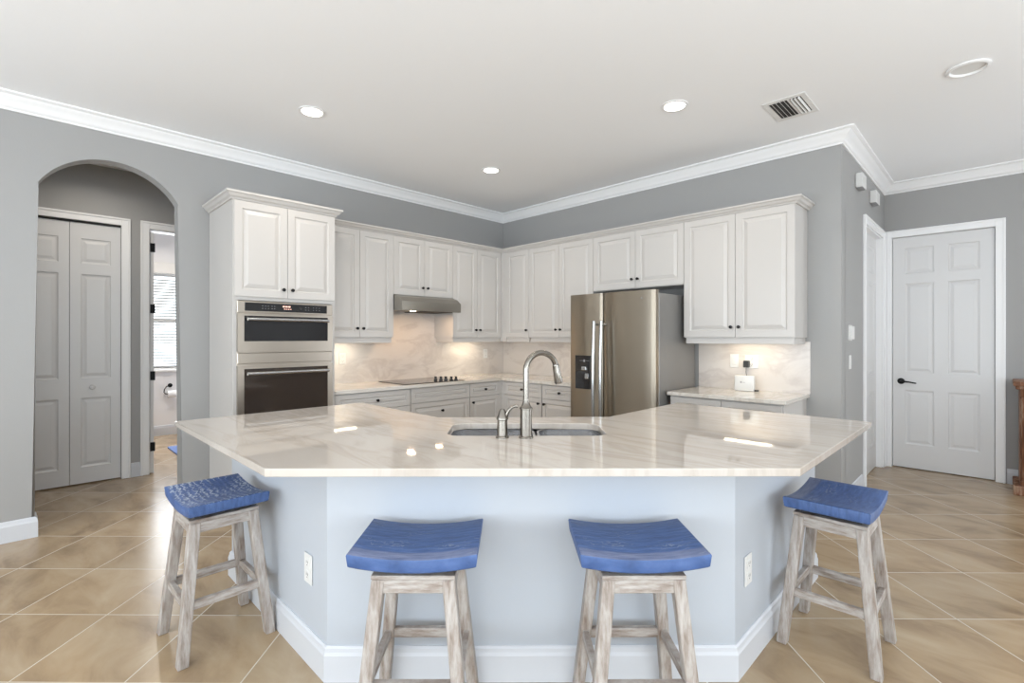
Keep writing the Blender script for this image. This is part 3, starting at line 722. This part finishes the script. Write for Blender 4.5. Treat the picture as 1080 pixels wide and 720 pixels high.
tag(link('desk_countertop', B(.003, .645, 2.70, 3.635, CZ, CT, .003), M_counter2), 'pale stone countertop of the desk area right of the refrigerator', 'countertop')
bs = link('backsplash', prism(bmesh.new(), [(.001, .001), (2.662, .001), (2.662, .011), (.011, .011), (.011, 1.742), (.001, 1.742)], CT, UB-.002, 'z'), M_splash)
tag(bs, 'pale marbled stone backsplash behind the cooktop and around the corner', 'backsplash')
bm = B(1.136, 1.898, .001, .011, UB-.002, 1.70); 
tag(link('backsplash', bm, M_splash), 'marbled stone backsplash panel directly below the range hood', 'backsplash')
tag(link('backsplash', B(.001, .011, 2.70, 3.64, CT, 1.345, .001), M_splash), 'marbled stone backsplash behind the desk counter', 'backsplash')

# cooktop
ck = empty('cooktop', 'black glass cooktop with raised black knobs set in the counter', 'cooktop', (1.93, 0, CT), PI)
link('glass_top', B(.0, .76, -.60, -.10, .0005, .007, .002), M_glassblack, ck)
for (x, y) in ((.495, -.435), (.535, -.475), (.575, -.51), (.622, -.545), (.660, -.580)):
    link('control_knob', lathe(bmesh.new(), [(.019, 0), (.019, .014), (.013, .017), (.015, .040), (.010, .042), (0, .042)], n=16), M_cast, ck, 40, (x, y, .007))
for (x, y, r_) in ((.2, -.2, .1), (.2, -.46, .08), (.42, -.22, .08)):
    bm = bmesh.new(); lathe(bm, [(r_, 0), (r_, .0006), (r_-.004, .0006), (r_-.004, 0)], n=40); link('burner_ring', bm, M_mark, ck, 40, (x, y, .0068))

# ------------------------------------------------------------------ refrigerator
F0, F1 = 1.765, 2.680; FWd = F1-F0; sp = 2.148-F0
fr = empty('refrigerator', 'stainless side-by-side refrigerator with ice dispenser', 'refrigerator', (0, F0, 0), PI/2)
bm = B(.004, FWd-.004, -.735, -.04, .04, 1.765, .004); link('fridge_body', bm, M_fside, fr)
link('kick_grille', B(.01, FWd-.01, -.70, -.60, .0, .05), M_dark, fr)
def fdoor(x0, x1, hole=None):
    n = 28; bm = bmesh.new(); z0, z1 = .07, 1.790
    xs = [x0+(x1-x0)*k/n for k in range(n+1)]; w = x1-x0
    def yy(x):
        u = (x-(x0+x1)/2)/(w/2); return -.822+.020*u*u if abs(u) < .999 else -.794
    zs = [z0, z1]; 
    if hole: 
        hx0, hx1, hz0, hz1 = hole; xs = sorted(set([x for x in xs if abs(x-hx0) > .006 and abs(x-hx1) > .006]+[hx0, hx1])); zs = [z0, hz0, hz1, z1]
    ft = [[bm.verts.new((x, yy(x), z)) for x in xs] for z in zs]; bk = [[bm.verts.new((x, -.745, z)) for x in xs] for z in zs]
    for j in range(len(zs)-1):
        for i in range(len(xs)-1):
            inh = hole and zs[j] >= hole[2]-1e-6 and zs[j+1] <= hole[3]+1e-6 and xs[i] >= hole[0]-1e-6 and xs[i+1] <= hole[1]+1e-6
            if not inh: bm.faces.new((ft[j][i], ft[j][i+1], ft[j+1][i+1], ft[j+1][i]))
            bm.faces.new((bk[j][i], bk[j][i+1], bk[j+1][i+1], bk[j+1][i]))
        bm.faces.new((ft[j][0], ft[j+1][0], bk[j+1][0], bk[j][0])); bm.faces.new((ft[j][-1], ft[j+1][-1], bk[j+1][-1], bk[j][-1]))
    for i in range(len(xs)-1):
        bm.faces.new((ft[0][i], ft[0][i+1], bk[0][i+1], bk[0][i])); bm.faces.new((ft[-1][i], ft[-1][i+1], bk[-1][i+1], bk[-1][i]))
    return link('fridge_door', bm, M_steel, fr, 30)
def fhandle(door, x):
    bm = bmesh.new(); zt, zb = 1.53, .36
    P = []
    for k in range(15):
        u = k/14; z = zt+(zb-zt)*u; P.append((x, -.885-.02*math.sin(PI*u), z))
    tube(bm, P, .0155, 14)
    tube(bm, [(x, -.885, zt-.03), (x, -.80, zt-.03)], .012, 10); tube(bm, [(x, -.885, zb+.03), (x, -.80, zb+.03)], .012, 10)
    link('door_handle', bm, M_handle, door, 40)
hole = (.085, .300, .895, 1.21)
dl = fdoor(.002, sp-.004, hole); dr = fdoor(sp+.004, FWd-.002)
fhandle(dl, sp-.040); fhandle(dr, sp+.040)
dp = link('ice_dispenser', B(hole[0]-.006, hole[1]+.006, -.823, -.812, hole[2]-.006, hole[3]+.006, .002), M_steel, dl)
bm = bmesh.new(); a, b_, c, d = hole
box(bm, a, b_, -.826, -.80, 1.085, d); box(bm, a, a+.012, -.826, -.80, c, 1.085); box(bm, b_-.012, b_, -.826, -.80, c, 1.085); box(bm, a, b_, -.826, -.80, c, c+.02); box(bm, a, b_, -.8265, -.824, c, 1.085)
link('dispenser_panel', bm, M_glassblack, dl)
bm = bmesh.new(); box(bm, a+.08, a+.135, -.842, -.824, 1.070, 1.105, .004); box(bm, a+.115, a+.16, -.840, -.824, .990, 1.045, .006)
link('dispenser_lever', bm, M_handle, dl)
bm = bmesh.new(); box(bm, a+.05, a+.09, -.8275, -.8258, 1.160, 1.163); box(bm, a+.12, a+.16, -.8275, -.8258, 1.160, 1.163); box(bm, a+.095, a+.115, -.8275, -.8258, 1.150, 1.172)
link('dispenser_marks', bm, M_mark, dl)
def text_mesh(name, body, size, mat, parent, loc, rot):
    cu = bpy.data.curves.new(name, 'FONT'); cu.body = body; cu.size = size; cu.extrude = .0004
    tmp = bpy.data.objects.new(name+'_src', cu); COL.objects.link(tmp)
    me = bpy.data.meshes.new_from_object(tmp); COL.objects.unlink(tmp); bpy.data.objects.remove(tmp)
    me.materials.clear(); me.materials.append(mat)
    o = bpy.data.objects.new(name, me); COL.objects.link(o); o.parent = parent; o.location = loc; o.rotation_euler = rot
    return o
text_mesh('lettering', 'SAMSUNG', .022, M_handle, dr, (FWd-.21, -.8165, 1.715), (PI/2, 0, 0))

# ------------------------------------------------------------------ island
IL, IR, IB = 3.99, 4.245, 1.50            # left end x, right side y, back line y
S1 = 6.886                                # x+y of the front edge
top = [(IL, IB), (IL, S1-IL), (S1-IR, IR), (1.285, IR), (1.285, 3.115), (2.155, 3.115), (2.875, 2.415), (2.875, IB)]
def dg(lat, dep):  # camera-aligned diagonal coordinates -> world xy (exact 45 degrees)
    q_ = CAM + RT*lat + FW*dep; return (q_.x, q_.y)
SK0, SK1, SD0, SD1 = -.315, .458, 2.335, 2.665
hole2 = [dg(u, v) for u, v in rrect(SK0, SK1, SD0, SD1, .07, 6)]
def slab_with_hole(outer, hole, z0, z1):
    bm = bmesh.new()
    def loop(pts, z):
        vs = [bm.verts.new((x, y, z)) for x, y in pts]; es = [bm.edges.new((vs[i], vs[(i+1) % len(vs)])) for i in range(len(vs))]; return vs, es
    LV = []
    for z in (z0, z1):
        vo, eo = loop(outer, z); vh, eh = loop(hole, z)
        bmesh.ops.triangle_fill(bm, use_beauty=True, use_dissolve=False, edges=eo+eh)
        LV.append((vo, vh))
    for s in (0, 1):
        A, B_ = LV[0][s], LV[1][s]
        for i in range(len(A)): bm.faces.new((A[i], A[(i+1) % len(A)], B_[(i+1) % len(A)], B_[i]))
    es = [e for e in bm.edges if any(len({v.co.z for v in f.verts}) > 1 for f in e.link_faces) and e.calc_face_angle(0) > .6 and abs(e.verts[0].co.z-e.verts[1].co.z) < 1e-5]
    bmesh.ops.bevel(bm, geom=es, offset=.003, segments=2, affect='EDGES', profile=.5)
    return bm
tag(link('island_countertop', slab_with_hole(top, hole2, CZ, CT), M_counter), 'large polished marbled island countertop with angled ends', 'countertop')
ib = empty('kitchen_island', 'pale blue-grey kitchen island base with angled sides and white baseboard', 'kitchen island')
SB = 6.555; XL_, YR_ = 3.73, 3.99
body = [(XL_, 1.58), (XL_, SB-XL_), (SB-YR_, YR_), (1.36, YR_), (1.36, 3.15), (2.17, 3.15), (2.91, 2.43), (2.91, 1.58)]
bm = bmesh.new(); n = len(body)
v0 = [bm.verts.new((x, y, 0)) for x, y in body]; v1 = [bm.verts.new((x, y, CZ-.001)) for x, y in body]
for i in range(n): bm.faces.new((v0[i], v0[(i+1) % n], v1[(i+1) % n], v1[i]))
bm.faces.new(v0)
link('island_body', bm, M_island, ib)
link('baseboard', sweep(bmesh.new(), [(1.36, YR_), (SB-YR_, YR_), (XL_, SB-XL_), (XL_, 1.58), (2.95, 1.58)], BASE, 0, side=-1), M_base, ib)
# kitchen side doors on the three inner faces
def inner(x, y, rz, w, k):
    for i in range(k):
        a, b_ = w*i/k+.004, w*(i+1)/k-.004
        for (nm, z0, z1) in (('drawer', .70, .87), ('door', .11, .695)):
            o = cdoor(ib, a, b_, z0, z1, 0, None, nm, fr=.045)
            Mx = Matrix.Translation((x, y, 0)) @ Matrix.Rotation(rz, 4, 'Z'); p = Mx @ o.location.copy()
            o.location = p; o.rotation_euler = (0, 0, rz); knob(o, (b_-a)/2, (z1-z0)*.5 if nm == 'drawer' else .52, 0)
inner(2.888, 2.42, -PI/2, .80, 2)      # faces -x
inner(1.40, 3.128, 0, .74, 2)        # faces -y
dv = (Vector((2.91, 2.43)) - Vector((2.17, 3.15))); ang = math.atan2(dv.y, dv.x)
nn = Vector((-1, -1)).normalized()*.021
inner(2.17+nn.x, 3.15+nn.y, ang, dv.length, 2)

# sink
sk = empty('double_sink', 'stainless double bowl sink set into the island countertop', 'sink', (*dg((SK0+SK1)/2, (SD0+SD1)/2), 0), math.atan2(RT.y, RT.x))
hw, hh = (SK1-SK0)/2, (SD1-SD0)/2
def bowl(x0, x1, y0, y1, depth):
    bm = bmesh.new(); top_ = rrect(x0, x1, y0, y1, .07, 6); bot = rrect(x0+.02, x1-.02, y0+.02, y1-.02, .06, 6)
    def ring(pts, z): return [bm.verts.new((x, y, z)) for x, y in pts]
    r0, r1, r2 = ring(top_, CZ-.001), ring(top_, CZ-.02), ring(bot, CZ-depth)
    lip = ring(rrect(x0-.012, x1+.012, y0-.012, y1+.012, .08, 6), CZ-.001)
    out = ring(rrect(x0-.003, x1+.003, y0-.003, y1+.003, .07, 6), CZ-depth-.004)
    n = len(r0)
    for A, C in ((lip, r0), (r0, r1), (r1, r2), (lip, out)):
        for i in range(n): bm.faces.new((A[i], A[(i+1) % n], C[(i+1) % n], C[i]))
    bm.faces.new(r2); bm.faces.new(out)
    return bm
# sink local y: rotation keeps +x = camera right, +y = away from the camera
link('bowl', bowl(-hw+.004, .035, -hh+.004, hh-.004, .20), M_sink, sk, 40)
link('bowl', bowl(.070, hw-.004, -hh+.004, hh-.004, .17), M_sink, sk, 40)
link('divider', B(.030, .075, -hh+.01, hh-.01, CZ-.05, CZ-.02, .006, 2), M_sink, sk)
for x, dp_ in (((-hw+.035)/2, .20), ((hw+.07)/2, .17)):
    link('drain', lathe(bmesh.new(), [(.045, 0), (.045, .003), (.02, .004), (0, .002)], n=24), M_chrome, sk, 40, (x, .03, CZ-dp_))

def dobj(name, label, cat, lat, dep, z=CT): return empty(name, label, cat, (*dg(lat, dep), z), math.atan2(RT.y, RT.x))
fc = dobj('kitchen_faucet', 'tall brushed nickel gooseneck faucet with pull-down spray head, behind the island sink', 'faucet', .065, 2.285)
link('faucet_body', lathe(bmesh.new(), [(.034, 0), (.034, .006), (.028, .012), (.0275, .133), (.030, .135), (.030, .139), (.022, .148), (.015, .168), (.0135, .18), (0, .18)], n=28), M_chrome, fc, 35)
P = [(0, 0, .17), (0, 0, .24), (0, 0, .315)]
for k in range(1, 15):
    a = PI*k/14*.92; P.append((.074-.074*math.cos(a), (.05-.05*math.cos(a))*.9, .315+.079*math.sin(a)))
link('spout', tube(bmesh.new(), P, .0135, 18), M_chrome, fc, 40)
e1 = Vector(P[-1]); dd = Vector((.016, .006, -.09))
hdm = tube(bmesh.new(), [e1-dd*.04, e1+dd*.02, e1+dd*.04, e1+dd*.35, e1+dd*.9, e1+dd*1.0], [.0145, .0165, .0165, .0175, .021, .0185], 18)
link('spray_head', hdm, M_chrome, fc, 40)
fh = dobj('faucet_lever', 'short brushed nickel lever handle standing left of the island faucet', 'faucet handle', -.045, 2.29)
link('lever_base', lathe(bmesh.new(), [(.031, 0), (.031, .006), (.025, .012), (.0235, .082), (.028, .086), (.028, .092), (.021, .104), (.015, .125), (.010, .133), (0, .135)], n=24), M_chrome, fh, 35)
link('lever', tube(bmesh.new(), [(.012, 0, .09), (.020, 0, .11), (.030, 0, .128), (.045, 0, .142), (.062, 0, .148), (.072, 0, .146)], [.010, .010, .0085, .0075, .0075, .008], 12), M_chrome, fh, 40)

# ------------------------------------------------------------------ outlets, switches, small wall things
def plate(name, label, cat, loc, rz, w=.072, h=.116, kind='outlet', group=None):
    e = empty(name, label, cat, loc, rz, group)
    link('cover_plate', B(-w/2, w/2, -.006, -.0005, -h/2, h/2, .002), M_plastic, e)
    bm = bmesh.new()
    if kind == 'outlet':
        for z in (-.026, .026): box(bm, -.017, .017, -.0085, -.005, z-.017, z+.017, .002)
        link('receptacle', bm, M_plastic, e)
        bm = bmesh.new()
        for z in (-.026, .026):
            for x in (-.007, .006): box(bm, x, x+.0022, -.009, -.0083, z-.002, z+.009)
            box(bm, -.002, .002, -.009, -.0083, z-.011, z-.007)
        link('slots', bm, M_dark, e)
    elif kind == 'switch':
        link('rocker', box(bm, -.017, .017, -.010, -.005, -.034, .034, .002), M_plastic, e)
    return e
plate('wall_outlet', 'white outlet on the backsplash beside the tall oven cabinet', 'outlet', (2.285, .012, 1.168), PI)
plate('wall_outlet', 'white outlet on the backsplash below the cabinet right of the hood', 'outlet', (.335, .012, 1.175), PI)
plate('wall_switch', 'white switch plate on the desk backsplash, left of the black plug', 'switch', (.012, 3.035, 1.170), PI/2, kind='switch', w=.075, h=.12)
plate('wall_outlet', 'white double outlet on the desk backsplash holding the black plug', 'outlet', (.012, 3.185, 1.165), PI/2, w=.115, h=.116)
plate('wall_outlet', 'white outlet on the left angled side of the island', 'outlet', (XL_+.001, 2.655, .395), PI/2, w=.075, h=.125)
plate('wall_outlet', 'white outlet on the right angled side of the island', 'outlet', (2.432, YR_+.001, .400), PI, w=.075, h=.125)
pa = empty('power_adapter', 'black plug-in power adapter in the desk backsplash outlet', 'plug', (.021, 3.150, 1.145), PI/2)
link('adapter_body', B(-.022, .022, -.045, 0, -.03, .03, .004), M_cast, pa)
link('cable', tube(bmesh.new(), [(0, -.03, -.028), (.0, -.035, -.07), (.01, -.03, -.13), (.03, -.03, -.19), (.07, -.04, -.222), (.11, -.08, -.2255)], .0022, 8), M_cast, pa, 40)
rt = empty('router_box', 'small white router standing on the desk counter', 'router', (.13, 3.165, CT), PI/2)
link('casing', B(-.082, .082, -.022, .018, .001, .135, .008, 3), M_plastic, rt, 40)
bm = bmesh.new(); box(bm, -.030, -.016, -.0226, -.0215, .070, .084, .0); box(bm, -.010, .012, -.0226, -.0215, .074, .078)
link('logo', bm, M_mark, rt)
link('connector', B(.083, .118, -.012, .004, .004, .016, .002), M_cast, rt)
th = empty('thermostat', 'white thermostat on the hallway side wall, above the light switch', 'thermostat', (-.30, YH, 1.42), PI)
link('base_plate', B(-.06, .06, -.008, 0, -.065, .065, .002), M_plastic, th); link('cover', B(-.045, .045, -.028, -.007, -.055, .055, .004), M_plastic, th)
plate('light_switch', 'white light switch on the hallway side wall, below the thermostat', 'switch', (-.30, YH, 1.175), PI, kind='switch')
for (x, z, w_, h_, lb) in ((-.60, 2.745, .17, .12, 'white box high on the hallway wall, nearer the corner edge'), (-1.27, 2.735, .20, .115, 'white box high on the hallway wall, nearer the far door')):
    e = empty('wall_chime', lb, 'chime box', (x, YH, z), PI)
    link('box_cover', B(-w_/2, w_/2, -.055, -.002, -h_/2, h_/2, .006, 2), M_plastic, e)
    link('speaker_slot', B(-w_/2+.02, w_/2-.02, -.05, -.004, -h_/2-.004, -h_/2+.002), M_mark, e)

# ------------------------------------------------------------------ ceiling fixtures
def downlight(x, y, label, lit=True, r=.075, power=6):
    e = empty('recessed_light', label, 'ceiling light', (x, y, H))
    bm = bmesh.new(); N = 32
    prof = [(r+.018, -.001), (r+.018, -.006), (r, -.008), (r-.004, -.003), (r-.012, -.0006)]
    rg = [[bm.verts.new((a*math.cos(2*PI*k/N), a*math.sin(2*PI*k/N), z)) for k in range(N)] for a, z in prof]
    for A, C in zip(rg, rg[1:]):
        for k in range(N): bm.faces.new((A[k], A[(k+1) % N], C[(k+1) % N], C[k]))
    link('trim_ring', bm, M_trim, e, 40)
    bm = bmesh.new(); lathe(bm, [(r-.006, -.0025), (r-.006, -.0045), (0, -.0055)], n=32)
    link('lens', bm, M_lamp if lit else M_grill, e, 40)
    if lit:
        l = bpy.data.lights.new('recessed_glow', 'AREA'); l.shape = 'DISK'; l.size = .12; l.energy = power; l.color = (1, .91, .79); l.spread = math.radians(150)
        o = bpy.data.objects.new('recessed_glow', l); COL.objects.link(o); o.location = (x, y, H-.012)
    return e
downlight(3.103, 1.206, 'lit recessed ceiling light over the left island end, nearest the arch')
downlight(1.339, 1.211, 'lit recessed ceiling light in the middle, nearest the kitchen corner')
downlight(1.331, 3.115, 'lit recessed ceiling light on the right, left of the ceiling vent')
downlight(3.103, 3.115, 'lit recessed ceiling light above the front of the island')
downlight(4.1, -.68, 'lit recessed light in the hallway ceiling behind the arch', power=7)  # out-of-view fixture added to lift the dim hall
downlight(3.2, -2.5, 'lit recessed light in the bathroom ceiling', power=24)  # out-of-view fixture added to make the bathroom walls brighter
# unlit recessed eyeball fixture at the right
e = empty('recessed_speaker', 'unlit white recessed round fixture in the ceiling at far right', 'ceiling light', (.533, 4.611, H))
bm = bmesh.new(); N = 36
prof = [(.105, -.001), (.105, -.008), (.096, -.014), (.086, -.013), (.080, -.0008)]
rg = [[bm.verts.new((a*math.cos(2*PI*k/N), a*math.sin(2*PI*k/N), z)) for k in range(N)] for a, z in prof]
for A, C in zip(rg, rg[1:]):
    for k in range(N): bm.faces.new((A[k], A[(k+1) % N], C[(k+1) % N], C[k]))
link('trim_ring', bm, M_trim, e, 40)
bm = lathe(bmesh.new(), [(.079, -.0008), (.050, -.003), (0, -.004)], n=32)
link('eyeball', bm, M_plastic, e, 40)
# air vent
vt = empty('ceiling_vent', 'white louvred air vent in the ceiling right of the recessed lights', 'vent', (.725, 3.69, H))
bm = bmesh.new(); box(bm, -.19, -.15, -.135, .135, -.006, -.001, .002); box(bm, .15, .19, -.135, .135, -.006, -.001, .002); box(bm, -.15, .15, -.135, -.10, -.006, -.001, .002); box(bm, -.15, .15, .10, .135, -.006, -.001, .002); box(bm, -.15, .15, .015, .03, -.006, -.001)
link('vent_frame', bm, M_grill, vt)
link('duct_shadow', B(-.15, .15, -.10, .10, -.0015, -.0008), M_dark, vt)
for k in range(4):
    y = -.083+k*.026
    link('louvre', prism(bmesh.new(), [(y-.001, -.003), (y+.008, -.014), (y+.010, -.014), (y+.003, -.003)], -.148, .148, 'x'), M_grill, vt)
for k in range(3):
    y = .048+k*.022
    link('louvre', prism(bmesh.new(), [(y+.001, -.003), (y-.008, -.014), (y-.010, -.014), (y-.003, -.003)], -.148, .148, 'x'), M_grill, vt)

# ------------------------------------------------------------------ bar stools
def seat_bm():
    bm = bmesh.new(); nx, ny = 14, 4; Lx, Ly = .43, .322; t = .048
    def zt(x): return .653+.020*(abs(x)/(Lx/2))**2
    def grid(ins, dz):
        return [[bm.verts.new((( -Lx/2+ins)+(Lx-2*ins)*i/nx, (-Ly/2+ins)+(Ly-2*ins)*j/ny, zt(-Lx/2+Lx*i/nx)+dz)) for j in range(ny+1)] for i in range(nx+1)]
    def rim(ins, dz):
        return [bm.verts.new(((-Lx/2+ins)+(Lx-2*ins)*i/nx, (-Ly/2+ins)+(Ly-2*ins)*j/ny, zt(-Lx/2+Lx*i/nx)+dz)) for i, j in PER]
    PER = [(i, 0) for i in range(nx)]+[(nx, j) for j in range(ny)]+[(i, ny) for i in range(nx, 0, -1)]+[(0, j) for j in range(ny, 0, -1)]
    T = grid(.006, 0); Bt = grid(.009, -t)
    for g in (T, Bt):
        for i in range(nx):
            for j in range(ny): bm.faces.new((g[i][j], g[i+1][j], g[i+1][j+1], g[i][j+1]))
    rings = [[T[i][j] for i, j in PER], rim(.002, -.0015), rim(0, -.006), rim(.004, -t+.005), [Bt[i][j] for i, j in PER]]
    for A, C in zip(rings, rings[1:]):
        for k in range(len(A)): bm.faces.new((A[k], A[(k+1) % len(A)], C[(k+1) % len(A)], C[k]))
    return bm
def make_stool(label, loc, rz):
    e = empty('bar_stool', label, 'bar stool', loc, rz, None)
    link('seat', seat_bm(), M_seat, e, 35)
    link('swivel_plate', B(-.115, .115, -.115, .115, .5915, .607, .002), M_dark, e)
    link('top_plate', B(-.140, .140, -.140, .140, .577, .592, .003, 2), M_railwood, e)
    bm = bmesh.new(); a = .137
    box(bm, -a+.03, a-.03, -a, -a+.022, .532, .5765, .002); box(bm, -a+.03, a-.03, a-.022, a, .532, .5765, .002)
    box(bm, -a, -a+.022, -a+.03, a-.03, .532, .5765, .002); box(bm, a-.022, a, -a+.03, a-.03, .532, .5765, .002)
    link('apron', bm, M_railwood, e)
    for sx in (-1, 1):
        for sy in (-1, 1):
            link('leg', bar(bmesh.new(), (sx*.175, sy*.175, 0), (sx*.117, sy*.117, .5765), .042, .042, .044, .044, .005), M_legwood, e)
    zc = .235; r_ = .175-(.175-.117)*zc/.5765
    for s in (-1, 1):
        link('stretcher', B(-r_+.018, r_-.018, s*r_-.012, s*r_+.012, zc-.018, zc+.018, .003), M_railwood, e)
        link('stretcher', B(s*r_-.012, s*r_+.012, -r_+.018, r_-.018, zc-.018, zc+.018, .003), M_railwood, e)
    return e
dr_ = math.atan2(RT.y, RT.x)
G = None
st = make_stool('blue saddle-seat bar stool in front of the island, left of centre', (*dg(-.328, 1.765), 0), dr_)
c = copy_tree(st); c.location = (*dg(.437, 1.765), 0); c.rotation_euler = (0, 0, dr_+.01); c['label'] = 'blue saddle-seat bar stool in front of the island, right of centre'
c = copy_tree(st); c.location = (3.953, 2.145, 0); c.rotation_euler = (0, 0, PI/2+.02); c['label'] = 'blue stool with scraped whitish seat at the left angled side of the island'
for ch in [x for x in bpy.data.objects if x.parent == c and x.name.startswith('seat')]:
    ch.data = ch.data.copy(); ch.data.materials.clear(); ch.data.materials.append(M_seatworn)
c = copy_tree(st); c.location = (1.985, 4.222, 0); c.rotation_euler = (0, 0, 0); c['label'] = 'blue saddle-seat bar stool at the right angled side of the island'
for o in bpy.data.objects:
    if o.name.startswith('bar_stool'): o['group'] = 'blue bar stools around the island'

# ------------------------------------------------------------------ carved console at the right edge
cs = empty('wooden_console', 'distressed brown carved wooden console against the wall at far right', 'console table', (XD+.02, 4.86, 0), PI/2)
link('console_top', B(-.03, 1.03, -.43, 0, .955, .995, .006, 2), M_console, cs)
link('console_cornice', B(-.015, 1.015, -.415, 0, .925, .956, .008, 2), M_console, cs)
link('console_base', B(-.03, 1.03, -.43, 0, 0, .085, .008, 2), M_console, cs)
link('console_body', B(.01, .99, -.37, -.01, .085, .926), M_console, cs)
for x in (.045, .955):
    prof = [(.034, 0), (.034, .03), (.022, .045), (.030, .06), (.026, .10), (.026, .70), (.030, .75), (.022, .77), (.034, .785), (.034, .84)]
    link('pilaster', lathe(bmesh.new(), prof, n=16), M_console, cs, 40, (x, -.385, .086))
for k in range(2):
    link('console_door', panel_slab(.40, .78, .02, [(.06, .34, .08, .70)], RAISED), M_console, cs, None, (.095+k*.41, -.39, .11))
